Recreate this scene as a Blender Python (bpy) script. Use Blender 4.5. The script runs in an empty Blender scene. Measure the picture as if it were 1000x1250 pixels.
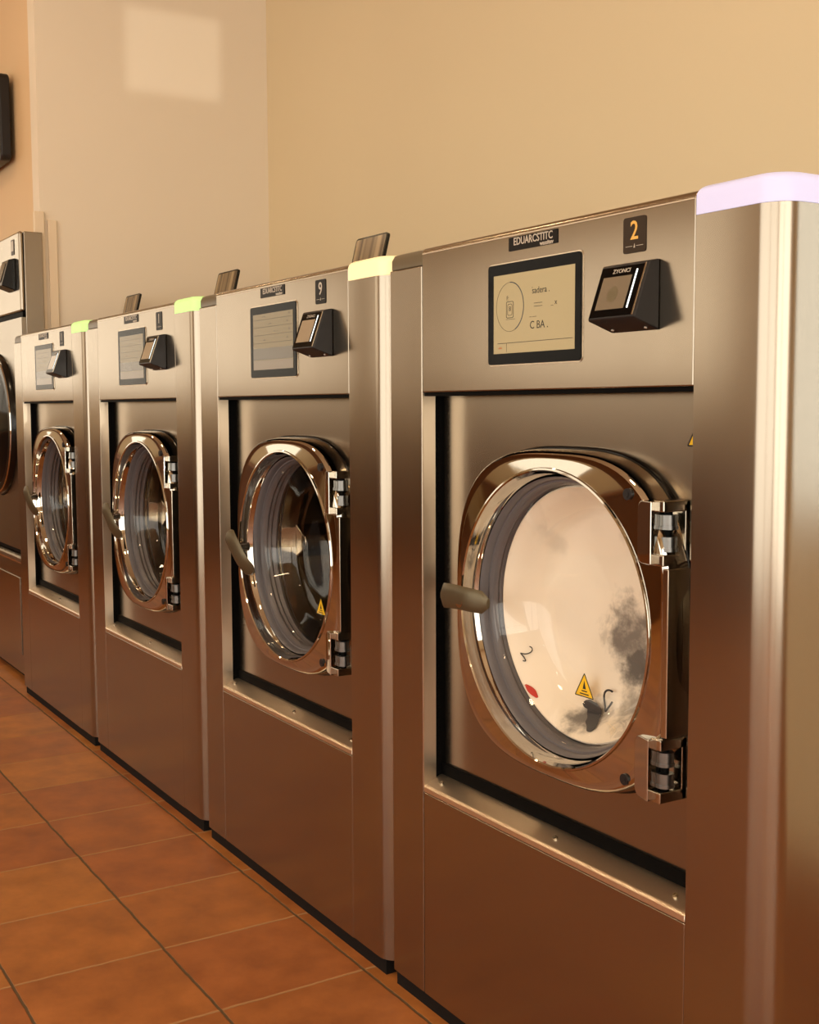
import bpy, bmesh, math, random
from math import pi, sin, cos, radians as R
from mathutils import Vector, Matrix, noise
S = bpy.context.scene
COL = S.collection
ZO = .025           # machine datum above the tiles
P, W, ZP, ZT, ZL = .9715, .6842, 1.1444, 1.405, .405
SX0, SX1 = -.114, .830   # outer sides of one washer

# ------------------------------------------------------------ materials
def new_mat(name):
    m = bpy.data.materials.new(name); m.use_nodes = True
    nt = m.node_tree; return m, nt, nt.nodes['Principled BSDF']
def setp(b, **k):
    for a, v in k.items():
        b.inputs[a.replace('_', ' ')].default_value = v
def s2l(c):
    return tuple([(x/255/12.92 if x/255 <= .04045 else ((x/255+.055)/1.055)**2.4) for x in c] + [1])
def plain(name, rgb, rough=.5, metal=0, spec=.5, emis=None, es=0):
    m, nt, b = new_mat(name)
    setp(b, Base_Color=s2l(rgb), Roughness=rough, Metallic=metal)
    b.inputs['Specular IOR Level'].default_value = spec
    if emis:
        b.inputs['Emission Color'].default_value = s2l(emis); b.inputs['Emission Strength'].default_value = es
    return m
def N(nt, t, **k):
    n = nt.nodes.new(t)
    for a, v in k.items(): setattr(n, a, v)
    return n
def steel(name, rgb, rough, grain, aniso=.0, blot=.05, scale=(1,1,1)):
    """brushed stainless: fine grain stretched along one axis moves the tone and the roughness a little"""
    m, nt, b = new_mat(name)
    setp(b, Metallic=1)
    tc = N(nt, 'ShaderNodeTexCoord'); mp = N(nt, 'ShaderNodeMapping')
    mp.inputs['Scale'].default_value = grain
    nt.links.new(tc.outputs['Object'], mp.inputs[0])
    n1 = N(nt, 'ShaderNodeTexNoise'); n1.inputs['Scale'].default_value = 1; n1.inputs['Detail'].default_value = 3
    nt.links.new(mp.outputs[0], n1.inputs['Vector'])
    n2 = N(nt, 'ShaderNodeTexNoise'); n2.inputs['Scale'].default_value = 5; n2.inputs['Detail'].default_value = 2
    nt.links.new(tc.outputs['Object'], n2.inputs['Vector'])
    a = N(nt, 'ShaderNodeMath', operation='MULTIPLY_ADD'); a.inputs[1].default_value = .03; a.inputs[2].default_value = rough - .03
    nt.links.new(n1.outputs['Fac'], a.inputs[0])
    a2 = N(nt, 'ShaderNodeMath', operation='MULTIPLY_ADD'); a2.inputs[1].default_value = blot
    nt.links.new(n2.outputs['Fac'], a2.inputs[0]); nt.links.new(a.outputs[0], a2.inputs[2])
    nt.links.new(a2.outputs[0], b.inputs['Roughness'])
    mx = N(nt, 'ShaderNodeMix', data_type='RGBA')
    c = s2l(rgb); mx.inputs['A'].default_value = tuple(x*.995 for x in c[:3]) + (1,); mx.inputs['B'].default_value = tuple(min(1, x*1.005) for x in c[:3]) + (1,)
    nt.links.new(n1.outputs['Fac'], mx.inputs['Factor']); nt.links.new(mx.outputs['Result'], b.inputs['Base Color'])
    if aniso:
        tg = N(nt, 'ShaderNodeTangent', direction_type='RADIAL', axis='Z')
        nt.links.new(tg.outputs[0], b.inputs['Tangent'])
        setp(b, Anisotropic=aniso, Anisotropic_Rotation=.25)
    return m
M = {}
M['steel'] = steel('brushed_stainless', (158, 147, 132), .20, (30, 30, 3), 0)
M['steel_dark'] = steel('satin_stainless_plate', (152, 142, 128), .24, (30, 30, 3), 0)
M['steel_bright'] = steel('bright_sheet_edge', (226, 212, 192), .33, (300, 300, 12), 0)
M['chrome'] = plain('polished_chrome', (188, 183, 174), .045, 1)
M['chrome_soft'] = plain('satin_chrome', (180, 170, 154), .16, 1)
M['rubber'] = plain('black_rubber', (5, 5, 5), .6, spec=.06)
M['gap'] = plain('dark_paint_and_gap_shade', (14, 12, 11), .7, spec=.2)
M['gasket'] = plain('grey_door_gasket', (92, 88, 90), .38)
M['black'] = plain('black_gloss_plastic', (10, 9, 8), .2, spec=.3)
M['blackmatte'] = plain('charcoal_moulded_plastic', (28, 26, 27), .38, spec=.35)
M['bezel'] = plain('black_glass_bezel', (8, 7, 7), .08, spec=.06)
M['capdark'] = plain('smoked_grey_cap', (92, 80, 58), .35)
M['handle'] = plain('worn_bronze_handle', (92, 82, 62), .38, .6)
M['knuckle'] = steel('grey_hinge_metal', (120, 120, 118), .3, (200, 200, 20))
M['gold'] = plain('gold_print', (228, 178, 84), .4)
M['ink'] = plain('dark_screen_ink', (52, 48, 40), .5)
M['inkblue'] = plain('blue_grey_screen_ink', (70, 78, 92), .5)
M['silver'] = plain('silver_print', (190, 180, 165), .35)
M['badge'] = plain('brown_black_badge', (50, 38, 26), .4, spec=.2)
M['badge_black'] = plain('black_badge', (18, 14, 12), .4, spec=.15)
M['yellow'] = plain('yellow_warning_film', (238, 190, 20), .45)
M['blackprint'] = plain('black_print', (20, 16, 10), .5)
M['cloth_dark'] = plain('dark_garment_cloth', (50, 48, 50), .9)
M['red'] = plain('red_cloth', (190, 50, 40), .8)
M['strip'] = plain('lit_status_strip', (235, 240, 240), .3, emis=(235, 245, 245), es=1.4)
M['lens'] = plain('status_screen_cover', (120, 108, 90), .12)
M['screenmirror'] = plain('dim_payment_screen', (150, 134, 112), .14, emis=(150, 130, 100), es=.12)
M['white'] = plain('white_painted_metal', (228, 218, 204), .35)
M['trim'] = plain('cream_trim_paint', (232, 214, 186), .5)
M['ceiling'] = plain('ceiling_paint', (212, 186, 150), .8)
def lamp_cap(name, rgb, es):
    return plain(name, rgb, .45, emis=rgb, es=es)
M['cap_lilac'] = lamp_cap('lilac_light_diffuser', (198, 198, 232), .34)
M['cap_warm'] = lamp_cap('warm_light_diffuser', (250, 230, 176), .46)
M['cap_green'] = lamp_cap('green_light_diffuser', (190, 236, 146), .52)
def screen_mat(name, rgb, es):
    return plain(name, rgb, .12, spec=.25, emis=rgb, es=es)
M['screen'] = screen_mat('lit_touch_display', (160, 146, 108), .22)
M['screen_dim'] = screen_mat('dim_touch_display', (122, 110, 80), .14)
def glass_mat():
    m = bpy.data.materials.new('door_glass_clear'); m.use_nodes = True
    nt = m.node_tree; nt.nodes.clear()
    o = N(nt, 'ShaderNodeOutputMaterial'); mx = N(nt, 'ShaderNodeMixShader')
    t = N(nt, 'ShaderNodeBsdfTransparent'); t.inputs[0].default_value = (.97, .965, .95, 1)
    g = N(nt, 'ShaderNodeBsdfGlossy'); g.inputs['Roughness'].default_value = .02
    f = N(nt, 'ShaderNodeFresnel'); ge = N(nt, 'ShaderNodeNewGeometry')
    io = N(nt, 'ShaderNodeMath', operation='MULTIPLY_ADD'); io.inputs[1].default_value = 1/1.5-1.5; io.inputs[2].default_value = 1.5   # thin pane: same reflectance from either side
    nt.links.new(ge.outputs['Backfacing'], io.inputs[0]); nt.links.new(io.outputs[0], f.inputs['IOR'])
    nt.links.new(f.outputs[0], mx.inputs[0]); nt.links.new(t.outputs[0], mx.inputs[1]); nt.links.new(g.outputs[0], mx.inputs[2])
    nt.links.new(mx.outputs[0], o.inputs[0]); return m
M['glass'] = glass_mat()
def wall_mat(name, rgb):
    m, nt, b = new_mat(name)
    tc = N(nt, 'ShaderNodeTexCoord')
    n = N(nt, 'ShaderNodeTexNoise'); n.inputs['Scale'].default_value = 1.3; n.inputs['Detail'].default_value = 4
    nt.links.new(tc.outputs['Object'], n.inputs['Vector'])
    r = N(nt, 'ShaderNodeMix', data_type='RGBA'); c = s2l(rgb)
    r.inputs['A'].default_value = tuple(x*.96 for x in c[:3]) + (1,); r.inputs['B'].default_value = tuple(x*1.03 for x in c[:3]) + (1,)
    nt.links.new(n.outputs['Fac'], r.inputs['Factor']); nt.links.new(r.outputs['Result'], b.inputs['Base Color'])
    n2 = N(nt, 'ShaderNodeTexNoise'); n2.inputs['Scale'].default_value = 220
    nt.links.new(tc.outputs['Object'], n2.inputs['Vector'])
    bp = N(nt, 'ShaderNodeBump'); bp.inputs['Strength'].default_value = .06; bp.inputs['Distance'].default_value = .002
    nt.links.new(n2.outputs['Fac'], bp.inputs['Height']); nt.links.new(bp.outputs[0], b.inputs['Normal'])
    setp(b, Roughness=.55); return m
M['wall'] = wall_mat('warm_beige_wall_paint', (224, 207, 172))
M['wall_orange'] = wall_mat('wall_paint_lamp_tint', (224, 192, 148))  # warm lamp shading painted into the bulkhead colour
M['wall_end'] = wall_mat('cream_wall_paint', (234, 222, 202))
TS, TY, TX0, TY0 = .3096, .3138, -.1972, -.0217
def tile_mat():
    m, nt, b = new_mat('terracotta_tiles')
    L = nt.links.new
    tc = N(nt, 'ShaderNodeTexCoord'); sp = N(nt, 'ShaderNodeSeparateXYZ'); L(tc.outputs['Object'], sp.inputs[0])
    def mth(op, a, b_=None, c=None):
        n = N(nt, 'ShaderNodeMath', operation=op)
        for i, v in enumerate((a, b_, c)):
            if v is None: continue
            if isinstance(v, (int, float)): n.inputs[i].default_value = v
            else: L(v, n.inputs[i])
        return n.outputs[0]
    wob = N(nt, 'ShaderNodeTexNoise'); wob.inputs['Scale'].default_value = 22; wob.inputs['Detail'].default_value = 2
    L(tc.outputs['Object'], wob.inputs['Vector'])
    wv = mth('MULTIPLY', mth('SUBTRACT', wob.outputs['Fac'], .5), .006)
    u = mth('DIVIDE', mth('ADD', mth('SUBTRACT', sp.outputs[0], TX0), wv), TS)
    v = mth('DIVIDE', mth('ADD', mth('SUBTRACT', sp.outputs[1], TY0), wv), TY)
    def edge(w):            # distance to the nearest joint in metres/tile
        f = mth('FRACT', w); return mth('MINIMUM', f, mth('SUBTRACT', 1, f))
    def line(w, half):
        n = N(nt, 'ShaderNodeMapRange', interpolation_type='SMOOTHSTEP'); L(edge(w), n.inputs['Value'])
        n.inputs['From Min'].default_value = half*.6; n.inputs['From Max'].default_value = half*1.5
        n.inputs['To Min'].default_value = 1; n.inputs['To Max'].default_value = 0; return n.outputs[0]
    lu, lv = line(u, .0105), line(v, .009)
    cell = N(nt, 'ShaderNodeCombineXYZ'); L(mth('FLOOR', u), cell.inputs[0]); L(mth('FLOOR', v), cell.inputs[1])
    wn = N(nt, 'ShaderNodeTexWhiteNoise', noise_dimensions='3D'); L(cell.outputs[0], wn.inputs['Vector'])
    n1 = N(nt, 'ShaderNodeTexNoise'); n1.inputs['Scale'].default_value = 9; n1.inputs['Detail'].default_value = 6; n1.inputs['Roughness'].default_value = .6
    L(tc.outputs['Object'], n1.inputs['Vector'])
    cr = N(nt, 'ShaderNodeValToRGB'); e = cr.color_ramp.elements
    e[0].position = .3; e[0].color = s2l((140, 83, 38)); e[1].position = .72; e[1].color = s2l((178, 111, 56))
    L(n1.outputs['Fac'], cr.inputs[0])
    hs = N(nt, 'ShaderNodeHueSaturation'); L(cr.outputs[0], hs.inputs['Color'])
    L(mth('MULTIPLY_ADD', wn.outputs['Value'], .22, .89), hs.inputs['Value'])
    L(mth('MULTIPLY_ADD', wn.outputs['Value'], .012, .494), hs.inputs['Hue'])
    m1 = N(nt, 'ShaderNodeMix', data_type='RGBA'); L(lu, m1.inputs['Factor']); L(hs.outputs[0], m1.inputs['A'])
    m1.inputs['B'].default_value = s2l((168, 126, 84))
    m2 = N(nt, 'ShaderNodeMix', data_type='RGBA'); L(lv, m2.inputs['Factor']); L(m1.outputs['Result'], m2.inputs['A'])
    m2.inputs['B'].default_value = s2l((92, 72, 48))
    L(m2.outputs['Result'], b.inputs['Base Color'])
    g = mth('MAXIMUM', lu, lv)
    b.inputs['Specular IOR Level'].default_value = .28
    L(mth('ADD', mth('MULTIPLY_ADD', g, .30, .40), mth('MULTIPLY', n1.outputs['Fac'], .12)), b.inputs['Roughness'])
    h = mth('ADD', mth('MULTIPLY', g, -1.0), mth('MULTIPLY', n1.outputs['Fac'], .25))
    bp = N(nt, 'ShaderNodeBump'); bp.inputs['Strength'].default_value = .5; bp.inputs['Distance'].default_value = .002
    L(h, bp.inputs['Height']); L(bp.outputs[0], b.inputs['Normal'])
    return m
M['tiles'] = tile_mat()
def laundry_mat():
    """white cotton with the grey and black garments that show through it"""
    m, nt, b = new_mat('white_laundry_cotton'); L = nt.links.new
    tc = N(nt, 'ShaderNodeTexCoord')
    nz = N(nt, 'ShaderNodeTexNoise'); nz.inputs['Scale'].default_value = 26; nz.inputs['Detail'].default_value = 5; nz.inputs['Roughness'].default_value = .65
    L(tc.outputs['Object'], nz.inputs['Vector'])
    sp = N(nt, 'ShaderNodeSeparateXYZ'); L(tc.outputs['Object'], sp.inputs[0])
    def mth(op, a, b_=None, c=None):
        n = N(nt, 'ShaderNodeMath', operation=op)
        for i, v in enumerate((a, b_, c)):
            if v is None: continue
            if isinstance(v, (int, float)): n.inputs[i].default_value = v
            else: L(v, n.inputs[i])
        return n.outputs[0]
    def blob(x, z, rx, rz, k, hard):
        dx = mth('DIVIDE', mth('SUBTRACT', sp.outputs[0], x), rx); dz = mth('DIVIDE', mth('SUBTRACT', sp.outputs[2], z), rz)
        d = mth('SQRT', mth('ADD', mth('MULTIPLY', dx, dx), mth('MULTIPLY', dz, dz)))
        d = mth('ADD', d, mth('MULTIPLY', mth('SUBTRACT', nz.outputs['Fac'], .5), 2.2))
        n = N(nt, 'ShaderNodeMapRange', interpolation_type='SMOOTHSTEP'); L(d, n.inputs['Value'])
        n.inputs['From Min'].default_value = hard; n.inputs['From Max'].default_value = 1.25
        n.inputs['To Min'].default_value = k; n.inputs['To Max'].default_value = 0; return n.outputs[0]
    t = None
    for a in BLOBS:
        o = blob(*a); t = o if t is None else mth('MAXIMUM', t, o)
    mx = N(nt, 'ShaderNodeMix', data_type='RGBA'); L(t, mx.inputs['Factor'])
    mx.inputs['A'].default_value = s2l((242, 230, 212)); mx.inputs['B'].default_value = s2l((62, 58, 58))
    L(mx.outputs['Result'], b.inputs['Base Color']); setp(b, Roughness=.85)
    return m
BLOBS = [(.405, .745, .065, .065, .82, .2), (.425, .700, .045, .045, .9, .3), (.35, .605, .035, .025, .85, .3), (.430, .640, .035, .035, .65, .3),
         (.235, .885, .016, .035, .16, .1), (.39, .905, .02, .02, .2, .1), (.345, .735, .012, .02, .3, .1)]
M['laundry'] = laundry_mat()
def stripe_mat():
    m, nt, b = new_mat('smoked_lid_reflection_stripes')  # striped reflection painted into the lid's base colour
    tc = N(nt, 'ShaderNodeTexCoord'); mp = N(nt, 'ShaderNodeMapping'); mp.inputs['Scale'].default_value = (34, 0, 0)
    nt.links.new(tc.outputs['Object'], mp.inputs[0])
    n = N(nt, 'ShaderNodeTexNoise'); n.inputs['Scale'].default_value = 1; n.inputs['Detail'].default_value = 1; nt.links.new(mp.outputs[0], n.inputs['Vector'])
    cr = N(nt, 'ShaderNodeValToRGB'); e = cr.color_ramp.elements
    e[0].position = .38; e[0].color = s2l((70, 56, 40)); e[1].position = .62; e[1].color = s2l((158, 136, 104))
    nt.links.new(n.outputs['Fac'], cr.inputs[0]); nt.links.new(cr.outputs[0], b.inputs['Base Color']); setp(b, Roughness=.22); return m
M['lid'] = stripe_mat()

# ------------------------------------------------------------ mesh helpers
def link(name, bm, mat, parent=None, smooth=None, bevel=0, seg=3, loc=None):
    bmesh.ops.recalc_face_normals(bm, faces=bm.faces)
    me = bpy.data.meshes.new(name); bm.to_mesh(me); bm.free()
    o = bpy.data.objects.new(name, me); COL.objects.link(o)
    for mm in (mat if isinstance(mat, (list, tuple)) else [mat]): me.materials.append(mm)
    if parent is not None: o.parent = parent
    if loc: o.location = loc
    if smooth:
        me.polygons.foreach_set('use_smooth', [True]*len(me.polygons)); me.set_sharp_from_angle(angle=R(smooth))
    if bevel:
        b = o.modifiers.new('Bevel', 'BEVEL'); b.width = bevel; b.segments = seg; b.limit_method = 'ANGLE'; b.angle_limit = R(50); b.harden_normals = False
        me.polygons.foreach_set('use_smooth', [True]*len(me.polygons)); me.set_sharp_from_angle(angle=R(40))
        b.harden_normals = True
    return o
def BM(): return bmesh.new()
def box(bm, x0, x1, y0, y1, z0, z1, mi=0):
    v = [bm.verts.new((x, y, z)) for x in (x0, x1) for y in (y0, y1) for z in (z0, z1)]
    for f in ((0,1,3,2), (4,6,7,5), (0,4,5,1), (2,3,7,6), (0,2,6,4), (1,5,7,3)):
        bm.faces.new([v[i] for i in f]).material_index = mi
    return bm
def prism(bm, pts, axis, a, b):
    """pts: 2D outline; axis 0 -> (y,z) along x, 1 -> (x,z) along y, 2 -> (x,y) along z"""
    def mk(p, t):
        return {0: (t, p[0], p[1]), 1: (p[0], t, p[1]), 2: (p[0], p[1], t)}[axis]
    A = [bm.verts.new(mk(p, a)) for p in pts]; B = [bm.verts.new(mk(p, b)) for p in pts]
    n = len(pts)
    bm.faces.new(A); bm.faces.new(B[::-1])
    for i in range(n): bm.faces.new((A[i], A[(i+1) % n], B[(i+1) % n], B[i]))
    return bm
def rrect(cx, cz, w, h, r, n=6):
    out = []
    for (sx, sz, a0) in ((1, 1, 0), (-1, 1, 90), (-1, -1, 180), (1, -1, 270)):
        for i in range(n+1):
            a = R(a0 + 90*i/n); out.append((cx + sx*(w/2-r) + r*cos(a), cz + sz*(h/2-r) + r*sin(a)))
    return out
def loft(bm, loops, close=True, cap0=False, cap1=False):
    Vs = [[bm.verts.new(p) for p in lp] for lp in loops]; n = len(loops[0])
    for a, b in zip(Vs, Vs[1:]):
        for i in range(n if close else n-1):
            bm.faces.new((a[i], a[(i+1) % n], b[(i+1) % n], b[i]))
    if cap0: bm.faces.new(Vs[0])
    if cap1: bm.faces.new(Vs[-1][::-1])
    return Vs
def circ(cx, cz, r, y, n=96):
    return [(cx + r*cos(2*pi*i/n), y, cz + r*sin(2*pi*i/n)) for i in range(n)]
def sup(cx, cz, a, b, y, e, n=96):
    out = []
    for i in range(n):
        t = 2*pi*i/n; c, s = cos(t), sin(t)
        r = (abs(c/a)**e + abs(s/b)**e)**(-1/e); out.append((cx + r*c, y, cz + r*s))
    return out
def cyl(bm, c, r, h, axis='z', n=24):
    m = Matrix.Translation(c) @ {'z': Matrix(), 'y': Matrix.Rotation(pi/2, 4, 'X'), 'x': Matrix.Rotation(pi/2, 4, 'Y')}[axis]
    bmesh.ops.create_cone(bm, cap_ends=True, segments=n, radius1=r, radius2=r, depth=h, matrix=m); return bm
def tube(bm, pts, r, n=8):
    loops = []
    for i, p in enumerate(pts):
        p = Vector(p); t = (Vector(pts[min(i+1, len(pts)-1)]) - Vector(pts[max(i-1, 0)])).normalized()
        u = t.cross(Vector((0, 1, .01))).normalized(); w = t.cross(u)
        loops.append([tuple(p + u*r*cos(2*pi*k/n) + w*r*sin(2*pi*k/n)) for k in range(n)])
    loft(bm, loops, cap0=True, cap1=True); return bm
def text_bm(bm, s, size, mat4, depth=.0004, sx=1, bold=0):
    cu = bpy.data.curves.new('lettering', 'FONT'); cu.body = s; cu.size = size; cu.extrude = depth; cu.offset = bold
    cu.align_x = 'CENTER'; cu.align_y = 'CENTER'; cu.resolution_u = 3
    o = bpy.data.objects.new('lettering', cu); me = o.to_mesh()
    t = bmesh.new(); t.from_mesh(me); o.to_mesh_clear()
    t.transform(mat4 @ Matrix.Diagonal((sx, 1, 1, 1)))
    me2 = bpy.data.meshes.new('tmp'); t.to_mesh(me2); t.free(); bm.from_mesh(me2)
    bpy.data.meshes.remove(me2); bpy.data.objects.remove(o); bpy.data.curves.remove(cu); return bm
def front(x, z, y):       # text facing -y
    return Matrix.Translation((x, y, z)) @ Matrix.Rotation(pi/2, 4, 'X')
def empty(name, loc, label, cat, group=None):
    o = bpy.data.objects.new(name, None); o.empty_display_size = .1; COL.objects.link(o); o.location = loc
    o['label'] = label; o['category'] = cat
    if group: o['group'] = group
    return o
def tag(o, label, cat, group=None):
    o['label'] = label; o['category'] = cat
    if group: o['group'] = group
    return o
def struct(o): o['kind'] = 'structure'; return o

# ------------------------------------------------------------ the washer
CX, CZ = .375, .783
def bowl_y(r):
    """depth of the door glass at radius r from the axis"""
    if r >= .175: return .05 + (.208-r)/(.208-.175)*.055
    return .105 + .028*(1-(r/.175)**2)**.5 * 1.0
def post_outline(inset=0, y1=.775):
    r = .038; pts = [(W+.001, y1), (W+.001, 0)]
    for i in range(9):
        a = R(-90 + 90*i/8); pts.append((SX1-r + r*cos(a), r + r*sin(a)))
    pts.append((SX1, y1)); return pts
def build_washer(k, label, cap, badge, num, lidopen, screen, handle_rot, x_shift=0, full=False):
    root = empty('washing_machine', (-k*P + x_shift, 0, ZO), label, 'washing machine', 'washing machines in a row')
    # -- cabinet shell (hollow behind the door)
    bm = BM()
    box(bm, SX0, SX0+.02, .03, .775, .007, 1.395); box(bm, SX1-.04, SX1-.02, .05, .770, .007, 1.385)
    box(bm, SX0, SX1-.02, .755, .775, .007, 1.395); box(bm, SX0, W, .02, .775, 1.375, 1.397); box(bm, W, SX1-.001, .1, .775, 1.372, 1.397)
    box(bm, SX0, SX1-.02, .05, .775, .007, .03)
    link('cabinet', bm, M['steel'], root)
    link('plinth', box(BM(), SX0+.003, SX1-.02, .006, .74, -ZO, .007), M['gap'], root)  # black base brought forward to stand in for the shaded floor gap
    # -- front skins
    bm = BM(); box(bm, SX0, -.002, 0, .05, .004, 1.3735)
    link('edge_strip', bm, M['steel'], root, bevel=.0022)
    bm = BM(); prism(bm, [(.004, 1.3745), (.004, 1.392), (.010, 1.402), (.022, 1.406), (.055, 1.406), (.055, 1.3745)], 0, SX0+.0005, -.0025)
    link('end_cap', bm, M['capdark'], root, bevel=.0012)
    pr = [(0, ZP), (0, ZT-.011)]
    for i in range(1, 9):
        a = R(90*i/8); pr.append((.010-.010*cos(a), ZT-.011+.010*sin(a)))
    pr += [(.10, ZT-.001), (.10, ZT-.02), (.035, ZT-.03), (.035, ZP)]
    bm = BM(); prism(bm, pr, 0, 0, W)
    cp = link('control_panel', bm, M['steel'], root, bevel=.0025)
    bm = BM(); prism(bm, [(-.0012, ZT-.0125), (-.0012, ZT-.0110), (.001, ZT-.0105), (.001, ZT-.0130)], 0, .003, W-.003)
    link('panel_lip', bm, M['steel_bright'], cp)
    bm = BM(); box(bm, 0, W, 0, .03, .004, ZL-.008)
    link('lower_panel', bm, M['steel'], root, bevel=.0022)
    bm = BM(); prism(bm, post_outline(), 2, .007, 1.3705)
    link('corner_post', bm, M['steel'], root, smooth=30)
    bm = BM(); ol = post_outline(y1=.775 if full else .2); loops = [[(x, y, 1.371) for x, y in ol]]
    for i in range(8):
        a = R(90*i/7); ins = .014*(1-cos(a)); z = 1.395+.014*sin(a)
        mx_, hw_ = (W+SX1)/2, (SX1-W)/2; y1_ = ol[0][1]
        loops.append([(mx_+(x-mx_)*(1-ins/hw_), ins+y*(1-ins/y1_), z) for x, y in ol])
    loft(bm, loops, cap0=True, cap1=True)
    c = link('light_cap', bm, M[cap[0]], root, smooth=50); c['label'] = cap[1]
    # -- recess: left cheek, black seal, sill
    bm = BM(); box(bm, -.0015, .001, .0005, .0275, ZL, ZP)
    link('side_cheek', bm, M['steel_bright'], root)
    bm = BM(); box(bm, -.004, .0015, .0275, .052, ZL, ZP); box(bm, .0, W, .040, .060, ZL-.005, .4475)
    box(bm, 0, W, .004, .05, ZP-.0065, ZP-.0005)
    for i in range(60):
        z = .46 + i*.0112; box(bm, .0, .004, .031, .034, z, z+.006)
    link('recess_seal', bm, M['rubber'], root)
    bm = BM(); prism(bm, [(-.0005, ZL-.007), (-.0005, ZL+.002), (.003, ZL+.006), (.006, ZL+.0065), (.034, ZL+.020), (.042, ZL+.021), (.042, ZL-.007)], 0, .001, W)
    sl = link('sill', bm, M['steel_bright'], root, bevel=.001)
    for x in (.03, .37, .645):
        bm = BM(); cyl(bm, (0, 0, 0), .0042, .003, 'z', 16); box(bm, -.003, .003, -.0005, .0005, .0014, .0018)
        o = link('screw', bm, M['chrome_soft'], sl, smooth=30, loc=(x, .020, ZL+.0142)); o.rotation_euler.x = R(26)
    # -- plate with the round opening
    n = 128; x0, x1, z0, z1 = .0035, W, .446, ZP-.004
    outer = []
    for i in range(n):
        t = 2*pi*i/n; c, s = cos(t), sin(t)
        f = min(((x1-CX) if c > 0 else (CX-x0))/max(abs(c), 1e-6), ((z1-CZ) if s > 0 else (CZ-z0))/max(abs(s), 1e-6))
        outer.append([CX+f*c, .045, CZ+f*s])
    for cx_, cz_ in ((x0, z0), (x0, z1), (x1, z0), (x1, z1)):
        j = min(range(n), key=lambda i: (outer[i][0]-cx_)**2 + (outer[i][2]-cz_)**2); outer[j] = [cx_, .045, cz_]
    bm = BM(); loft(bm, [outer, circ(CX, CZ, .232, .045, n), circ(CX, CZ, .232, .060, n)])
    fp = link('front_plate', bm, M['steel_dark'], root, smooth=30)
    if full:
        bm = BM(); prism(bm, [(.632, 1.063), (.676, 1.063), (.654, 1.101)], 1, .0444, .0449)
        w = link('warning_sticker', bm, M['yellow'], fp); w['label'] = 'yellow triangular warning sticker'
        b2 = BM(); prism(b2, [(.651, 1.071), (.657, 1.071), (.654, 1.089)], 1, .0441, .0444)
        for a, b_ in (((.631, 1.0625), (.677, 1.0625)), ((.677, 1.0625), (.654, 1.102)), ((.654, 1.102), (.631, 1.0625))):
            d = Vector((b_[0]-a[0], b_[1]-a[1])).normalized()*.0012; q = (-d.y, d.x)
            prism(b2, [(a[0]-q[0], a[1]-q[1]), (b_[0]-q[0], b_[1]-q[1]), (b_[0]+q[0], b_[1]+q[1]), (a[0]+q[0], a[1]+q[1])], 1, .0442, .0445)
        me = bpy.data.meshes.new('warning_print'); b2.to_mesh(me); b2.free(); me.materials.append(M['blackprint'])
        o = bpy.data.objects.new('warning_print', me); COL.objects.link(o); o.parent = w
        for v in me.vertices: pass
        w.parent = root
    # -- drum
    bm = BM(); prof = [(.216, .085), (.235, .10), (.262, .115), (.270, .14)]
    for i in range(12): prof.append((.270 - (.002 if i % 2 else 0), .15+i*.032))
    prof += [(.262, .535), (.20, .55), (.14, .552), (.13, .56), (.06, .556), (.05, .54), (.012, .538)]
    loft(bm, [circ(CX, CZ, r, y, 72) for r, y in prof], cap1=True)
    dr = link('drum', bm, M['chrome_soft'], root, smooth=40)
    for j in range(3):
        a = R(90+120*j); bm = BM()
        pts = [(-.045, .0), (-.018, .052), (.0, .058), (.018, .052), (.045, .0)]
        prism(bm, pts, 1, .16, .52); bmesh.ops.rotate(bm, verts=bm.verts, cent=(0, 0, 0), matrix=Matrix.Rotation(a, 3, 'Y'))
        ce = Vector((CX, 0, CZ)) - Vector((sin(a), 0, cos(a)))*.272
        bmesh.ops.translate(bm, verts=bm.verts, vec=ce); link('drum_lifter', bm, M['chrome_soft'], dr, bevel=.006)
    # -- door
    bm = BM(); DX, DZ, A, B, EX = .381, .787, .266, .262, 3.0
    rim_r, rim_y = .236, -.0060
    loops = [sup(DX, DZ, A+.004, B+.004, .0445, EX), sup(DX, DZ, A+.002, B+.002, .020, EX), sup(DX, DZ, A, B, .004, EX), sup(DX, DZ, A-.002, B-.002, -.001, EX),
             sup(DX, DZ, A-.006, B-.006, -.0045, EX), sup(DX, DZ, A-.011, B-.011, -.004, EX)]
    # four facets: the surface falls in from the edge to the rim
    lo, li = loops[-1], circ(CX, CZ, rim_r+.004, rim_y, 96)
    for t in (.2, .4, .6, .8, 1):
        loops.append([tuple(Vector(a)*(1-t) + Vector(b)*t) for a, b in zip(lo, li)])
    loops += [circ(CX, CZ, rim_r+.003, rim_y-.003), circ(CX, CZ, rim_r, rim_y-.0035), circ(CX, CZ, rim_r-.002, rim_y-.001),
              circ(CX, CZ, rim_r-.004, .004), circ(CX, CZ, rim_r-.0045, .010), circ(CX, CZ, .2285, .018), circ(CX, CZ, .224, .027), circ(CX, CZ, .224, .045)]
    loft(bm, loops)
    door = link('door', bm, M['chrome'], root, smooth=28)
    bm = BM(); loft(bm, [sup(DX, DZ, A+.0065, B+.0065, .0444, EX), sup(DX, DZ, A+.0065, B+.0065, .038, EX), sup(DX, DZ, A+.005, B+.005, .036, EX), sup(DX, DZ, A+.002, B+.002, .036, EX)])
    link('back_flange', bm, M['black'], door, smooth=40)
    bm = BM(); gp = [(.2245, .022), (.2225, .024), (.2205, .030), (.2195, .037), (.2160, .0375), (.2150, .043), (.2120, .046), (.2105, .052), (.2145, .058), (.2120, .064), (.2170, .070), (.2130, .078), (.2180, .086), (.232, .092), (.240, .105)]
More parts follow.
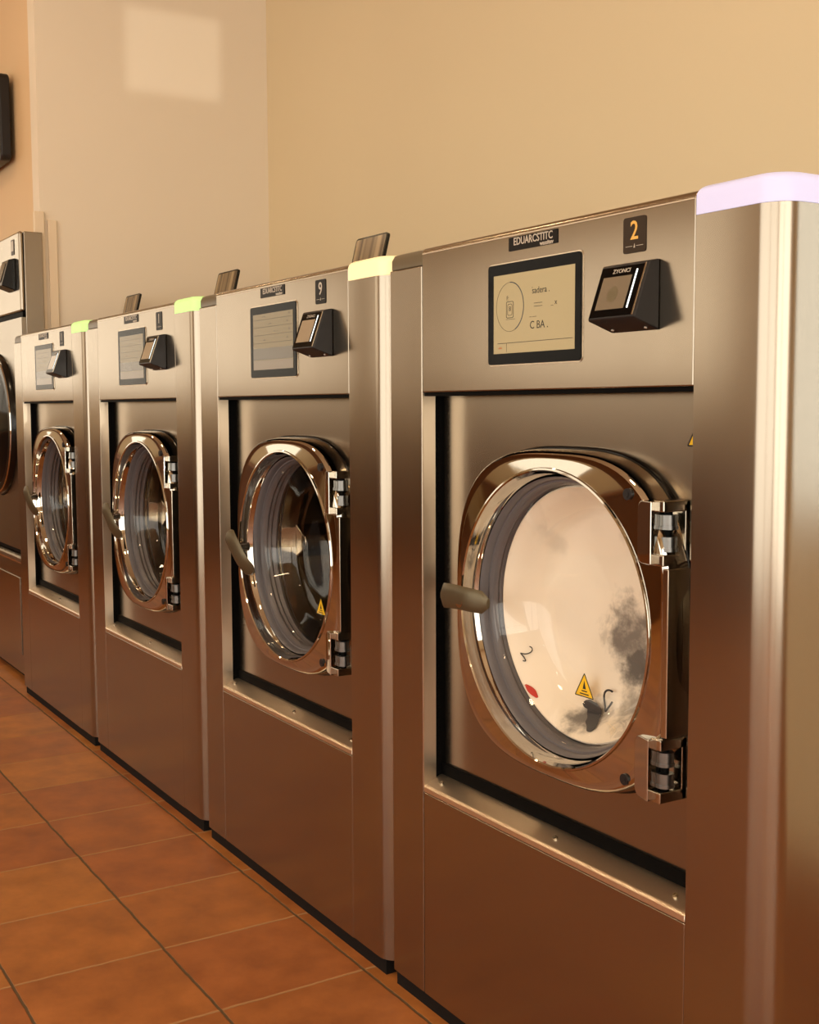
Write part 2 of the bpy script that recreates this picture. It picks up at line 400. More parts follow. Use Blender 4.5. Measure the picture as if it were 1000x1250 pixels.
    loft(bm, [circ(CX, CZ, r, y, 96) for r, y in gp]); link('gasket', bm, M['gasket'], door, smooth=40)
    bm = BM(); loops = [circ(CX, CZ, .2135, .044, 96), circ(CX, CZ, .208, .050, 96)]
    for t in (.202, .196, .190, .184, .179): loops.append(circ(CX, CZ, t, bowl_y(t), 96))
    for i in range(1, 12):
        a = R(90 - 90*i/12); loops.append(circ(CX, CZ, .175*sin(a), bowl_y(.175*sin(a)), 96))
    Vs = loft(bm, loops); bm.faces.new(Vs[-1])
    g = link('door_glass', bm, M['glass'], door, smooth=40); g['label'] = 'clear bowl-shaped porthole glass'
    # warning triangle on the glass
    sx, sz = (.324, .6475) ; rr = math.hypot(sx-CX, sz-CZ); sy = bowl_y(rr)-.004
    bm = BM(); tri = [(sx-.0235, sz-.017), (sx+.0235, sz-.017), (sx, sz+.0225)]; prism(bm, tri, 1, sy, sy+.0004)
    w = link('warning_sticker', bm, M['yellow'], door); w['label'] = 'yellow triangular warning sticker'
    bm = BM()
    for i in range(3):
        a, b_ = tri[i], tri[(i+1) % 3]; d = Vector((b_[0]-a[0], b_[1]-a[1])).normalized()*.0009; q = (-d.y, d.x)
        prism(bm, [(a[0]-q[0], a[1]-q[1]), (b_[0]-q[0], b_[1]-q[1]), (b_[0]+q[0], b_[1]+q[1]), (a[0]+q[0], a[1]+q[1])], 1, sy-.0004, sy)
    prism(bm, [(sx-.004, sz-.004), (sx+.004, sz-.004), (sx, sz+.010)], 1, sy-.0004, sy)
    prism(bm, [(sx-.007, sz-.0085), (sx+.007, sz-.0085), (sx+.007, sz-.0065), (sx-.007, sz-.0065)], 1, sy-.0004, sy)
    prism(bm, [(sx-.012, sz-.0135), (sx+.012, sz-.0135), (sx+.011, sz-.0115), (sx-.011, sz-.0115)], 1, sy-.0004, sy)
    o = link('warning_print', bm, M['blackprint'], w)
    # screws in the frame
    for z in (.992, .572):
        bm = BM(); cyl(bm, (0, 0, 0), .0085, .004, 'y', 20); cyl(bm, (0, -.002, 0), .0045, .002, 'y', 6)
        link('screw_cover', bm, M['blackmatte'], door, smooth=30, loc=(.563, -.0054, z))
    # hinges
    for hz in (.941, .602):
        bm = BM()
        ol = []
        for sz_, a0 in ((1, 90), (-1, 180)):
            for i in range(7):
                a = R(a0 + 90*i/6); ol.append((.585+.014+.014*cos(a), hz+sz_*.031+.014*sin(a)))
        ol = [(.6235, hz+.045)] + ol + [(.6235, hz-.045)]
        loft(bm, [[(x, .040, z) for x, z in ol], [(x, -.007-.010*(x-.585)/.0385, z) for x, z in ol]], cap0=True, cap1=True)
        h = link('hinge', bm, M['chrome'], door, bevel=.0018, seg=2)
        bm = BM(); box(bm, .618, .640, -.008, .044, hz+.030, hz+.046); box(bm, .618, .640, -.008, .044, hz-.046, hz-.030); box(bm, .618, .640, .034, .045, hz-.046, hz+.046)
        box(bm, .618, .6215, -.008, .044, hz-.046, hz+.046)
        link('hinge_housing', bm, M['chrome_soft'], door, bevel=.002)
        for dz in (.0155, -.0155):
            bm = BM()
            cyl(bm, (.6285, .012, hz+dz), .0125, .020, 'z', 24); cyl(bm, (.6285, .012, hz+dz-.008), .0138, .005, 'z', 24)
            link('hinge_knuckle', bm, M['knuckle'], door, smooth=30)
        bm = BM(); cyl(bm, (.6285, .012, hz), .006, .064, 'z', 16)
        link('hinge_pin', bm, M['rubber'], door, smooth=30)
        bm = BM(); box(bm, .645, .680, .036, .045, hz-.040, hz-.014); box(bm, .645, .680, .036, .045, hz+.014, hz+.040); box(bm, .645, .672, .040, .045, hz-.044, hz+.044)
        link('hinge_bracket', bm, M['steel_dark'], door, bevel=.002)
    bm = BM(); box(bm, .636, .648, -.0055, .042, .652, .892)
    link('hinge_side_bar', bm, M['chrome_soft'], door, bevel=.0015)
    # handle: a thumb tab curling over the rim
    bm = BM(); loops = []
    for i in range(13):
        t = i/12; x = -.062 + .122*t
        y = -.030 + .020*(max(0, t-.55)/.45)**2 + .006*(max(0, .25-t)/.25)**2
        hw = .0225*(1-.12*t)*(1-max(0, (abs(t-.5)-.40)/.10)**2*.55); th = .0085
        dz = .004*sin(pi*t)
        loops.append([(x, y-th*.5*(1-abs(s)**4) if side else y+th*.5*(1-abs(s)**4)*.6, dz + hw*s) for side, ss in ((1, [-1, -.8, -.4, 0, .4, .8, 1]), (0, [.8, .4, 0, -.4, -.8])) for s in ss])
    loft(bm, loops, cap0=True, cap1=True)
    hd = link('handle', bm, M['handle'], door, smooth=50, loc=(.164, 0, .787))
    if handle_rot:
        hd.rotation_euler = (0, R(handle_rot), R(14)); hd.location = (.176, -.006, .772)
    bm = BM(); cyl(bm, (.168, -.016, .785), .011, .035, 'y', 20); link('handle_pivot', bm, M['chrome_soft'], door, smooth=30)
    # -- touch screen
    bm = BM(); prism(bm, rrect(.3318, 1.2685, .2435, .1665, .008), 1, -.0012, .004)
    bz0 = link('screen_surround', bm, M['steel_bright'], root)
    bm = BM(); prism(bm, rrect(.3318, 1.2685, .2395, .1625, .006), 1, -.0032, .004)
    bz = link('touch_screen', bm, M['bezel'], root, smooth=30)
    bm = BM(); box(bm, .2285, .4382, -.0036, -.0030, 1.205, 1.332); link('display', bm, M[screen], bz)
    y = -.0038
    if screen == 'screen':
        bm = BM()
        for s, x, z, sz_, sx_ in (('sadera .', .355, 1.3005, .0145, 1), ('C BA .', .3505, 1.2465, .0175, 1), ('_ x', .388, 1.279, .012, 1), ('----------', .348, 1.2815, .0085, .8), ('----------', .348, 1.2765, .0085, .8), ('--- ------', .335, 1.2605, .0065, .9)):
            text_bm(bm, s, sz_, front(x, z, y), .0001, sx_)
        ring = [(.2735+.037*cos(2*pi*i/64)*1.0, 1.2795+.0395*sin(2*pi*i/64)) for i in range(65)]
        def rib(b, pts, w_):
            for a, c_ in zip(pts, pts[1:]):
                d = Vector((c_[0]-a[0], c_[1]-a[1]))
                if d.length < 1e-6: continue
                d = d.normalized()*w_; q = (-d.y, d.x)
                prism(b, [(a[0]-q[0], a[1]-q[1]), (c_[0]-q[0], c_[1]-q[1]), (c_[0]+q[0], c_[1]+q[1]), (a[0]+q[0], a[1]+q[1])], 1, y-.0001, y+.0001)
        rib(bm, ring, .00025); rib(bm, [(.2475+.04, 1.2595), (.263, 1.2595)], .0003)
        rib(bm, rrect(.2735, 1.275, .019, .026, .003)+[rrect(.2735, 1.275, .019, .026, .003)[0]], .0005)
        rib(bm, rrect(.2735, 1.275, .012, .018, .003)+[rrect(.2735, 1.275, .012, .018, .003)[0]], .0004)
        text_bm(bm, 'F:', .010, front(.2675, 1.2935, y), .0001, .9); text_bm(bm, '8', .011, front(.2735, 1.276, y), .0001, 1)
        rib(bm, [(.24, 1.2215), (.434, 1.222)], .0004); rib(bm, [(.2645, 1.2215), (.2645, 1.207)], .00025)
        rib(bm, [(.332, 1.3055), (.334, 1.306)], .0004)
        link('screen_writing', bm, M['ink'], bz)
        bm = BM(); rib(bm, ring[-13:]+ring[:17], .0008); link('progress_arc', bm, M['inkblue'], bz)
        bm = BM(); rib(bm, [(.242, 1.2135), (.252, 1.2135)], .0007); text_bm(bm, '~', .012, front(.2475, 1.2155, y), .0001)
        link('footer_mark', bm, plainred, bz)
    else:
        bm = BM()
        for i, z in enumerate((1.3185, 1.3015, 1.2835, 1.2655)):
            box(bm, .231, .436, y, y+.0003, z, z+.0006)
            text_bm(bm, ('- -- .', '. ---', '-- . -', '---')[i], .012, front(.29+.03*(i % 3), z+.008, y), .0001)
            text_bm(bm, '=', .012, front(.42-.01*(i % 2), z+.008, y), .0001)
        link('screen_writing', bm, M['ink'], bz)
        bm = BM(); box(bm, .2285, .4382, y-.0001, y+.0003, 1.205, 1.226); link('screen_footer', bm, M['lens'], bz)
        bm = BM(); box(bm, .2285, .4382, y-.0001, y+.0003, 1.2275, 1.254); link('screen_band', bm, M['inkband'], bz)
    # -- logo plate and number badge
    bm = BM(); prism(bm, rrect(.3295, 1.3795, .1255, .0215, .0008, 2), 1, -.0014, .001)
    lp = link('logo_plate', bm, M['badge_black'] , root)
    bm = BM(); text_bm(bm, 'EDUARCSTITC', .0168, front(.3305, 1.3822, -.0016), .0002, .92, .0002); text_bm(bm, 'wassitev', .0095, front(.366, 1.3722, -.0016), .0002, 1.05, .0002)
    link('logo_lettering', bm, M['silver'], lp)
    bm = BM(); prism(bm, rrect(.5658, 1.3595, .0465, .0500, .004), 1, -.0012, .001)
    nb = link('number_badge', bm, M[badge], root)
    bm = BM(); text_bm(bm, num, .037, front(.5658, 1.3645, -.0014), .0002, .95, .0003); link('numeral', bm, M['gold'] if full else M['silver'], nb)
    bm = BM(); box(bm, .548, .562, -.0015, -.0012, 1.3436, 1.3442); box(bm, .570, .584, -.0015, -.0012, 1.3436, 1.3442); prism(bm, [(.5645, 1.3415), (.5675, 1.3415), (.5665, 1.3475)], 1, -.0015, -.0012)
    link('badge_line', bm, M['silver'], nb)
    # -- card terminal: wedge
    x0, x1 = .519, .6172; pf = [(0, 1.3215), (-.019, 1.318), (-.0465, 1.241), (-.044, 1.2385), (0, 1.2235)]
    bm = BM(); prism(bm, pf, 0, x0, x1); tm = link('card_terminal', bm, M['blackmatte'], root, bevel=.0025)
    a_, b_ = Vector((0, -.0195, 1.3165)), Vector((0, -.0465, 1.2415)); d = (b_-a_); nn = Vector((0, -d.z, d.y)).normalized()
    if nn.y > 0: nn = -nn
    def q(x, t, h): return Vector((x, 0, 0)) + a_ + d*t + nn*h
    def patch(xa, xb, ta, tb, h0, h1, mat, name):
        bm = BM(); v = [bm.verts.new(q(x, t, h)) for h in (h0, h1) for x, t in ((xa, ta), (xb, ta), (xb, tb), (xa, tb))]
        for f in ((0,1,2,3), (4,5,6,7), (0,1,5,4), (1,2,6,5), (2,3,7,6), (3,0,4,7)): bm.faces.new([v[i] for i in f])
        return link(name, bm, mat, tm)
    patch(x0+.003, x1-.007, .03, .97, -.001, .0006, M['bezel'], 'terminal_face')
    patch(.531, .5905, .22, .84, -.001, .0012, M['lens'] if full else M['screenmirror'], 'terminal_screen')
    patch(.5970, .5994, .12, .84, -.001, .0014, M['strip'], 'terminal_light')
    patch(x1-.0055, x1-.003, .02, .98, -.001, .0014, M['chrome_soft'], 'terminal_edge')
    bm = BM(); ang = math.atan2(-d.y, -d.z)
    text_bm(bm, 'ZYONCI', .0088, Matrix.Translation(q(.566, .125, .0012)) @ Matrix.Rotation(pi/2+math.atan2(d.y, d.z) + pi if False else pi/2 - math.atan2(abs(d.y), abs(d.z)), 4, 'X'), .0002, 1.1)
    link('terminal_lettering', bm, M['silver'], tm)
    if full:
        bm = BM(); loft(bm, [[tuple(q(.560 + r_*.011*cos(2*pi*i/20), .56 + r_*.15*sin(2*pi*i/20), .0014)) for i in range(20)] for r_ in (1, .3)], cap1=True)
        link('contactless_mark', bm, M['mark'], tm)
    for x in (.534, .603):
        bm = BM(); cyl(bm, (0, 0, 0), .0022, .002, 'z', 10); o = link('terminal_screw', bm, M['silver'], tm, loc=(x, -.012, 1.227)); o.rotation_euler.x = R(-18)
    # -- detergent lid on the top
    bm = BM()
    if lidopen:
        prism(bm, rrect(0, .091, .170, .186, .010), 1, -.004, .004)
        lid = link('dispenser_lid', bm, M['black'], root, smooth=30, loc=(-.012, .415, 1.397)); lid.rotation_euler.x = R(-14)
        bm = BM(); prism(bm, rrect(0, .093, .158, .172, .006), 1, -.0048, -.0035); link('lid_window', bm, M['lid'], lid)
        bm = BM(); cyl(bm, (0, 0, .000), .006, .12, 'x', 14); link('lid_hinge', bm, M['black'], lid, smooth=30)
        lid['label'] = 'dark dispenser lid standing open, painted with striped reflections'
    else:
        prism(bm, rrect(-.012, .33, .170, .186, .010), 2, 1.396, 1.402)
        lid = link('dispenser_lid', bm, M['black'], root, smooth=30)
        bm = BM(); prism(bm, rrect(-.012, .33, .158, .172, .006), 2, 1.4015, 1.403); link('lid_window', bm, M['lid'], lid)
    return root
plainred = plain('orange_screen_mark', (176, 110, 60), .5)
M['inkband'] = plain('grey_screen_band', (88, 80, 66), .14)
M['mark'] = plain('olive_screen_mark', (100, 90, 68), .3)

build_washer(0, 'nearest stainless front-load washer, full of white laundry, number 2, lilac light cap', ('cap_lilac', 'glowing lilac-white light cap'), 'badge', '2', False, 'screen', 0, 0, True)
build_washer(1, 'stainless front-load washer with the glowing cream-yellow light cap, empty, second from the camera', ('cap_warm', 'glowing cream-yellow light cap'), 'badge_black', '9', True, 'screen_dim', 52, .008)
build_washer(2, 'stainless front-load washer with green light cap, right beside the yellow-capped washer', ('cap_green', 'glowing green light cap'), 'badge_black', '1', True, 'screen_dim', 56, .004)
build_washer(3, 'farthest stainless front-load washer in the row, green light cap, beside the tall dryer', ('cap_green', 'glowing green light cap'), 'badge_black', '1', True, 'screen_dim', 60, 0)

# ------------------------------------------------------------ laundry inside the nearest drum
bm = BM(); prof = []
rs = [.002, .02, .04, .06, .08, .10, .12, .14, .155, .168, .176, .184, .192, .199]
for r in rs: prof.append((r, bowl_y(r)+.006))
prof += [(.204, .066), (.206, .0605), (.2085, .0615), (.2100, .072), (.2110, .088), (.220, .110), (.245, .150), (.252, .25), (.235, .36), (.15, .40), (.02, .40)]
loops = []
for j, (r, y) in enumerate(prof):
    lp = []
    for i in range(120):
        a = 2*pi*i/120; p = Vector((CX+r*cos(a), y, CZ+r*sin(a)))
        d = 0
        if r < .2 and y < .2:
            d = max(.003, .012 + .016*noise.noise(p*9) + .006*noise.noise(p*28)) * min(1, (.2-r)/.03)
        elif y > .12: d = .02*noise.noise(p*8)
        lp.append((p.x, p.y+d, p.z))
    loops.append(lp)
loft(bm, loops, cap0=True, cap1=True)
bmesh.ops.translate(bm, verts=bm.verts, vec=(0, 0, 0))
tag(link('laundry', bm, M['laundry'], None, smooth=80, loc=(0, 0, ZO)), 'white laundry with grey patches pressed against the glass of the nearest washer', 'laundry')
def on_glass(x, z, h):
    r = math.hypot(x-CX, z-CZ); return bowl_y(r)+h
# dark sock
bm = BM(); loops = []; n = 22
pa, pb = Vector((.325, .622)), Vector((.388, .596)); dv = (pb-pa); nv = Vector((-dv.y, dv.x)).normalized()
for i in range(n):
    t = i/(n-1); c = pa + dv*t + nv*.004*sin(5*t); w = .0095*(sin(pi*min(1, max(0, .04+t*.93)))**.5) * (1+.25*noise.noise(Vector((t*6, 0, 0))))
    lp = []
    for k_ in range(14):
        a = 2*pi*k_/14; pt = c + nv*w*cos(a); yy = on_glass(pt.x, pt.y, .0062) + .0026*(sin(a)) + .0010*noise.noise(Vector((pt.x*90, pt.y*90, 1)))
        lp.append((pt.x, yy-.002, pt.y))
    loops.append(lp)
loft(bm, loops, cap0=True, cap1=True)
tag(link('sock', bm, M['cloth_dark'], None, smooth=60, loc=(0, 0, ZO)), 'black sock against the glass low in the nearest drum, below the yellow sticker', 'sock')
bm = BM(); pts = []
for i in range(26):
    a = R(70 + 290*i/25); x = .378+.010*cos(a)+.004*sin(2*a); z = .634+.017*sin(a); pts.append((x, on_glass(x, z, .003), z))
tube(bm, pts, .0017)
tag(link('strap', bm, M['cloth_dark'], None, smooth=60, loc=(0, 0, ZO)), 'thin black looped strap against the glass right of the yellow sticker', 'strap')
bm = BM(); pts = []
for i in range(24):
    t = i/23; x = .2085+.005*sin(9*t); z = .697-.020*t+.003*cos(11*t); pts.append((x, on_glass(x, z, .002), z))
tube(bm, pts, .0010)
tag(link('cord', bm, M['cloth_dark'], None, smooth=60, loc=(0, 0, ZO)), 'short black squiggly cord at the left of the white laundry', 'cord')
bm = BM(); loops = []
for i in range(9):
    t = i/8; x = .232+.026*t; z = .640-.018*t; w = .0028*sin(pi*(.08+.84*t))
    lp = []
    for k_ in range(8):
        a = 2*pi*k_/8; X, Z_ = x+w*.5*cos(a), z+w*cos(a); lp.append((X, on_glass(X, Z_, .003)+.0015*sin(a), Z_))
    loops.append(lp)
loft(bm, loops, cap0=True, cap1=True)
tag(link('ribbon', bm, M['red'], None, smooth=60, loc=(0, 0, ZO)), 'small red ribbon lower left on the white laundry', 'ribbon')

# ------------------------------------------------------------ tall dryer at the far end
def build_dryer():
    X1, X0, Y = -3.068, -3.93, .045
    cx = (X0+X1)/2
    root = empty('tumble_dryer', (cx, Y, 0), 'tall stainless tumble dryer with round black door beyond the farthest washer', 'tumble dryer')
    h = (X1-X0)/2
    def o(name, bm, m, par=root, **k): return link(name, bm, m, par, **k)
    o('cabinet', box(BM(), -h, h, .016, .09, .02, 1.845), M['steel_dark'], bevel=.003)
    o('plinth', box(BM(), -h+.03, h-.03, .03, .088, 0, .021), M['gap'])
    o('control_panel', box(BM(), -h, h, -.004, .015, 1.53, 1.845), M['steel'], bevel=.010)
    o('panel_seam', box(BM(), -h+.003, h-.003, .004, .0155, 1.508, 1.529), M['rubber'])
    bm = BM(); n = 96; cz = 1.075
    out = []
    for i in range(n):
        t = 2*pi*i/n; c, s = cos(t), sin(t)
        f = min(h/max(abs(c), 1e-6), ((1.507-cz) if s > 0 else (cz-.56))/max(abs(s), 1e-6)); out.append([f*c, -.002, cz+f*s])
    for a in (-h, h):
        for b in (.56, 1.507):
            j = min(range(n), key=lambda i: (out[i][0]-a)**2+(out[i][2]-b)**2); out[j] = [a, -.002, b]
    def up(lp): return [[p[0], .016, p[2]] for p in lp]
    loft(bm, [up(out), out, circ(0, cz, .305, -.002, n), circ(0, cz, .303, .012, n)])
    o('upper_panel', bm, M['steel_dark'], smooth=30)
    bm = BM(); loft(bm, [circ(0, cz, .300, .012), circ(0, cz, .300, -.012), circ(0, cz, .290, -.024), circ(0, cz, .262, -.028), circ(0, cz, .250, -.018), circ(0, cz, .245, .0)])
    d = o('door', bm, M['black'], smooth=40)
    bm = BM(); loft(bm, [circ(0, cz, .250, -.016), circ(0, cz, .18, -.030), circ(0, cz, .1, -.038), circ(0, cz, .01, -.040)], cap1=True)
    o('door_glass', bm, M['bezel'], d, smooth=60)
    bm = BM(); loft(bm, [circ(0, cz, .292, -.0235), circ(0, cz, .289, -.028), circ(0, cz, .286, -.0255)]); o('door_ring', bm, M['chrome'], d, smooth=60)
    bm = BM(); prism(bm, [(-.022, .518), (-.018, .530), (.015, .545), (.015, .505), (-.018, .508)], 0, -h, h); o('lint_lip', bm, M['chrome_soft'], bevel=.002)
    o('lip_recess', box(BM(), -h+.002, h-.002, .002, .016, .545, .559), M['rubber'])
    o('lower_panel', box(BM(), -h, h, 0, .015, .03, .503), M['steel_dark'], bevel=.004)
    o('access_door', box(BM(), -h+.16, h-.165, -.004, .002, .11, .44), M['steel_dark'], bevel=.003)
    # terminal + badge
    tx = h-.125
    bm = BM(); prism(bm, [(-.004, 1.745), (-.030, 1.738), (-.060, 1.635), (-.004, 1.615)], 0, tx-.05, tx+.06)
    t = o('card_terminal', bm, M['black'], bevel=.003)
    bm = BM(); v = [bm.verts.new(p) for p in ((tx-.04, -.0345, 1.728), (tx+.03, -.0345, 1.728), (tx+.03, -.0585, 1.652), (tx-.04, -.0585, 1.652))]; bm.faces.new(v)
    bmesh.ops.solidify(bm, geom=bm.faces[:], thickness=.001)
    o('terminal_screen', bm, M['screenmirror'], t)
    bm = BM(); prism(bm, rrect(tx+.03, 1.79, .046, .06, .004), 1, -.006, -.003); b = o('number_badge', bm, M['badge'])
    bm = BM(); prism(bm, rrect(tx+.03, 1.795, .034, .04, .003), 1, -.0068, -.006); o('badge_face', bm, M['silver'], b)
    return root
build_dryer()

# black wall screen above the dryer
root = empty('wall_screen', (-3.74, .137, 2.37), 'black wall-mounted screen high at the left edge above the dryer', 'screen')
bm = BM(); prism(bm, rrect(0, 0, .60, .36, .03), 1, -.065, -.02); link('screen_body', bm, M['blackmatte'], root, bevel=.008)
bm = BM(); prism(bm, rrect(0, 0, .56, .32, .02), 1, -.068, -.064); link('screen_glass', bm, M['bezel'], root)
bm = BM(); box(bm, -.1, .1, -.021, 0, -.08, .08); link('wall_bracket', bm, M['gap'], root)

# ------------------------------------------------------------ the room
HX0, HX1, HY0, HY1, HZ = -7.5, 4.8, -4.6, 1.145, 3.45
def wbox(name, *a, mat='wall', bev=0):
    return struct(link(name, box(BM(), *a), M[mat], bevel=bev))
wbox('floor', HX0-.1, HX1+.1, HY0-.1, HY1+.1, -.06, 0, mat='tiles')
wbox('ceiling', HX0-.1, HX1+.1, HY0-.1, HY1+.1, HZ, HZ+.1, mat='ceiling')
wbox('wall_left_return', -3.2, -3.1, .137, HY1, 0, HZ, mat='wall_end')
wbox('wall_bulkhead', HX0, -3.2, .137, .237, 0, HZ, mat='wall_orange')
struct(link('trim_1', box(BM(), -3.100, -3.082, .108, .150, 0, 1.93), M['trim'], bevel=.004))
struct(link('trim_2', box(BM(), -3.099, -3.088, .165, .200, 0, 1.90), M['trim'], bevel=.003))
# unseen front wall, its shop windows added for the metal to reflect
def wall_with_holes(name, axis, c0, c1, lo, hi, holes):
    bm = BM(); xs = lo
    def bx(a, b, z0, z1):
        if b-a < 1e-4 or z1-z0 < 1e-4: return
        if axis == 'x': box(bm, a, b, c0, c1, z0, z1)
        else: box(bm, c0, c1, a, b, z0, z1)
    for a, b, z0, z1 in holes:
        bx(xs, a, 0, HZ); bx(a, b, 0, z0); bx(a, b, z1, HZ); xs = b
    bx(xs, hi, 0, HZ); return struct(link(name, bm, M['wall']))
FW = [(-6.6, -3.1, 1.25, 2.75), (-1.7, 1.70, .25, 2.75), (1.76, 4.6, .25, 2.75)]
wall_with_holes('wall_front', 'x', HY0-.12, HY0, HX0, HX1, FW)
RW = [(-4.4, -2.2, .25, 2.75), (-2.14, -.1, .25, 2.75), (.30, .78, 2.05, 2.45)]  # last opening is unseen, added to shape the sun patch
wall_with_holes('wall_right', 'y', HX1, HX1+.12, HY0-.1, HY1+.1, RW)
def win(i, axis, a, b, z0, z1):
    bm = BM(); t = .03
    def bx(p, q_, r0, r1, w=.05):
        if axis == 'x': box(bm, p, q_, HY0-.08, HY0-.08+w, r0, r1)
        else: box(bm, HX1+.03, HX1+.03+w, p, q_, r0, r1)
    bx(a, a+t, z0, z1); bx(b-t, b, z0, z1); bx(a+t, b-t, z0, z0+t); bx(a+t, b-t, z1-t, z1)
    if b-a > 1: bx(a+t, b-t, 2.1, 2.1+t)
    o = struct(link('window_%d' % i, bm, M['white']))
    bm = BM()
    if axis == 'x': box(bm, a+t, b-t, HY0-.058, HY0-.054, z0+t, z1-t)
    else: box(bm, HX1+.053, HX1+.057, a+t, b-t, z0+t, z1-t)
    link('pane', bm, M['glass'], o)
LW = [(-4.0, -.6, 1.25, 2.75)]  # unseen left window, added as a bright area for the steel to reflect
wall_with_holes('wall_left', 'y', HX0-.12, HX0, HY0-.1, .237, LW)
bm = BM(); box(bm, -3.2, 1.4, HY1, HY1+.1, 0, HZ); box(bm, 3.4, HX1+.1, HY1, HY1+.1, 0, HZ); box(bm, 1.4, 3.4, HY1, HY1+.1, 0, .85); box(bm, 1.4, 3.4, HY1, HY1+.1, 2.65, HZ)
struct(link('wall_back', bm, M['wall']))
bm = BM()
for p in ((1.4, 1.43, .85, 2.65), (3.37, 3.4, .85, 2.65), (1.43, 3.37, .85, .88), (1.43, 3.37, 2.62, 2.65)): box(bm, p[0], p[1], HY1+.03, HY1+.08, p[2], p[3])
w8 = struct(link('window_8', bm, M['white'])); link('pane', box(BM(), 1.43, 3.37, HY1+.053, HY1+.057, .88, 2.62), M['glass'], w8)  # unseen window, added to lighten the side of the nearest post
for i, w_ in enumerate(FW): win(i+1, 'x', *w_)
for i, w_ in enumerate(RW): win(i+4, 'y', *w_)
bm = BM(); a, b, z0, z1 = LW[0]
for p in ((a, a+.03, z0, z1), (b-.03, b, z0, z1), (a+.03, b-.03, z0, z0+.03), (a+.03, b-.03, z1-.03, z1), ((a+b)/2-.02, (a+b)/2+.02, z0+.03, z1-.03)): box(bm, HX0-.09, HX0-.03, *p)
w7 = struct(link('window_7', bm, M['white'])); link('pane', box(BM(), HX0-.062, HX0-.058, a+.03, b-.03, z0+.03, z1-.03), M['glass'], w7)
# unseen counters by the left and front walls, added for the metal to reflect
def counter(x0, x1, y0, y1, label):
    r = empty('added_counter', ((x0+x1)/2, (y0+y1)/2, 0), label, 'counter'); hx, hy = (x1-x0)/2, (y1-y0)/2
    link('counter_top', box(BM(), -hx, hx, -hy, hy, .87, .91), M['counter'], r, bevel=.004)
    link('counter_body', box(BM(), -hx+.03, hx-.03, -hy+.03, hy-.03, 0, .869), M['counter_side'], r)
M['counter'] = plain('honey_wood_top', (140, 94, 52), .35)
M['counter_side'] = plain('honey_wood_side', (112, 70, 32), .5)
counter(-7.45, -6.85, -3.9, -.7, 'unseen wooden counter added below the left window for reflections')
counter(-6.4, -2.2, -4.58, -4.0, 'unseen wooden counter added along the front wall for reflections')

# ------------------------------------------------------------ light
def area(name, loc, rot, sx, sy, e, col):
    l = bpy.data.lights.new(name, 'AREA'); l.shape = 'RECTANGLE'; l.size = sx; l.size_y = sy; l.energy = e; l.color = col
    o = bpy.data.objects.new(name, l); COL.objects.link(o); o.location = loc; o.rotation_euler = rot; return o
DAY = (1.0, .945, .855); WARM = (1.0, .76, .48); SOFT = (1.0, .82, .60)
def glow(b, q): return b*q
for i, (a, b, z0, z1) in enumerate(FW):
    area('front_daylight_and_fill', ((a+b)/2, HY0-.14, (z0+z1)/2), (R(90), 0, 0), b-a, z1-z0, (b-a)*(z1-z0)*pi*(1.75 if i == 0 else 3.0), SOFT if i == 0 else DAY)  # first one is an added warm fill for the steel to reflect
for i, (a, b, z0, z1) in enumerate(RW[:2]):
    area('daylight_side', (HX1+.14, (a+b)/2, (z0+z1)/2), (R(90), 0, R(90)), b-a, z1-z0, (b-a)*(z1-z0)*pi*4.2, DAY)
a, b, z0, z1 = LW[0]
area('left_window_fill', (HX0-.14, (a+b)/2, (z0+z1)/2), (R(90), 0, R(-90)), b-a, z1-z0, (b-a)*(z1-z0)*pi*1.75, SOFT)  # warm fill in the added left window, reflected by the steel
area('back_window_fill', (2.4, HY1+.14, 1.75), (R(-90), 0, 0), 2.0, 1.8, 2.0*1.8*pi*1.7, (.98, 1, .95))  # added fill in the unseen back window, brightens the post side
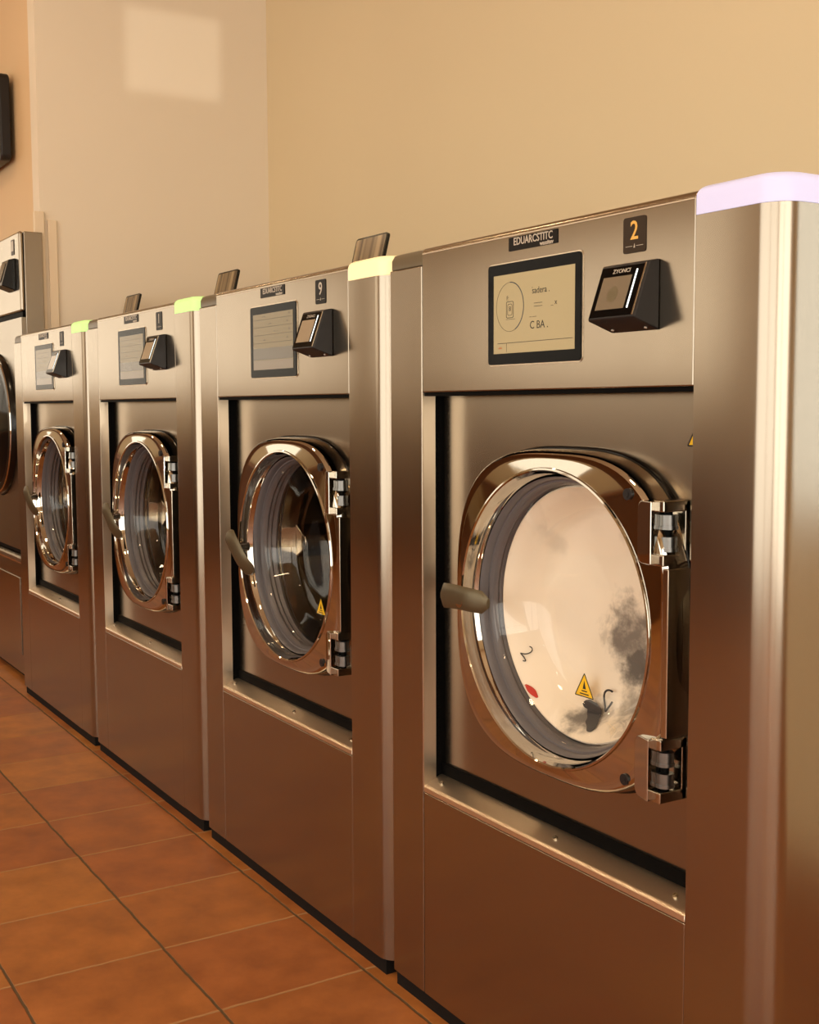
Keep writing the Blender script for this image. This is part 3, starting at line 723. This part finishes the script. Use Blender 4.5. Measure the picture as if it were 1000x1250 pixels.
def added_ceiling_lamp(x, y, e):  # unseen lamps, added to give the metal something to reflect
    root = empty('added_ceiling_lamp', (x, y, HZ), 'unseen round warm ceiling lamp, added for reflections', 'ceiling lamp', 'added ceiling lamps')
    bm = BM(); loft(bm, [circ(0, 0, .17, 0, 40), circ(0, 0, .17, 0, 40)]) if False else cyl(bm, (0, 0, -.02), .17, .04, 'z', 40)
    link('lamp_rim', bm, M['white'], root, smooth=30)
    bm = BM(); cyl(bm, (0, 0, -.043), .155, .008, 'z', 40); link('lamp_diffuser', bm, M['lampglow'], root, smooth=30)
    l = bpy.data.lights.new('lamp_light', 'AREA'); l.shape = 'DISK'; l.size = .30; l.energy = e; l.color = WARM
    o = bpy.data.objects.new('lamp_light', l); COL.objects.link(o); o.location = (x, y, HZ-.06)
M['lampglow'] = plain('warm_lamp_diffuser', (255, 225, 170), .5, emis=(255, 214, 150), es=4)
for x in (-5.2, -2.4, .4, 3.0):
    for y in (-1.0, -3.3): added_ceiling_lamp(x, y, 9)
# low sun through the added small high side window: the pale patch on the end wall
sun = bpy.data.lights.new('sun', 'SUN'); sun.energy = .5; sun.angle = R(.4); sun.color = (1, .93, .8)
so = bpy.data.objects.new('sun', sun); COL.objects.link(so)
dirv = Vector((-3.1-HX1, .715-.54, 2.60+ZO-2.25)).normalized()
so.rotation_euler = dirv.to_track_quat('-Z', 'Y').to_euler()
w = bpy.data.worlds.new('sky'); S.world = w; w.use_nodes = True
bg = w.node_tree.nodes['Background']; bg.inputs[0].default_value = (1.0, .95, .88, 1); bg.inputs[1].default_value = .5

# ------------------------------------------------------------ camera (level of the photograph recovered from the row's vanishing lines)
cam = bpy.data.cameras.new('camera'); cam.sensor_fit = 'HORIZONTAL'; cam.sensor_width = 36; cam.lens = 1470.78/1000*36
cam.clip_start = .02
co = bpy.data.objects.new('camera', cam); COL.objects.link(co); S.camera = co
r_, u_, f_ = Vector((0.52309622, 0.85226258, -0.00434173)), Vector((-0.07178252, 0.04913325, 0.99620941)), Vector((-0.84924532, 0.52080172, -0.08687897))
m4 = Matrix(((r_.x, u_.x, -f_.x, 1.8727), (r_.y, u_.y, -f_.y, -1.1772), (r_.z, u_.z, -f_.z, 1.1185+ZO), (0, 0, 0, 1)))
co.matrix_world = m4
S.view_settings.view_transform = 'Standard'; S.view_settings.look = 'None'; S.view_settings.gamma = 1; S.view_settings.use_curve_mapping = False
S.view_settings.exposure = .07
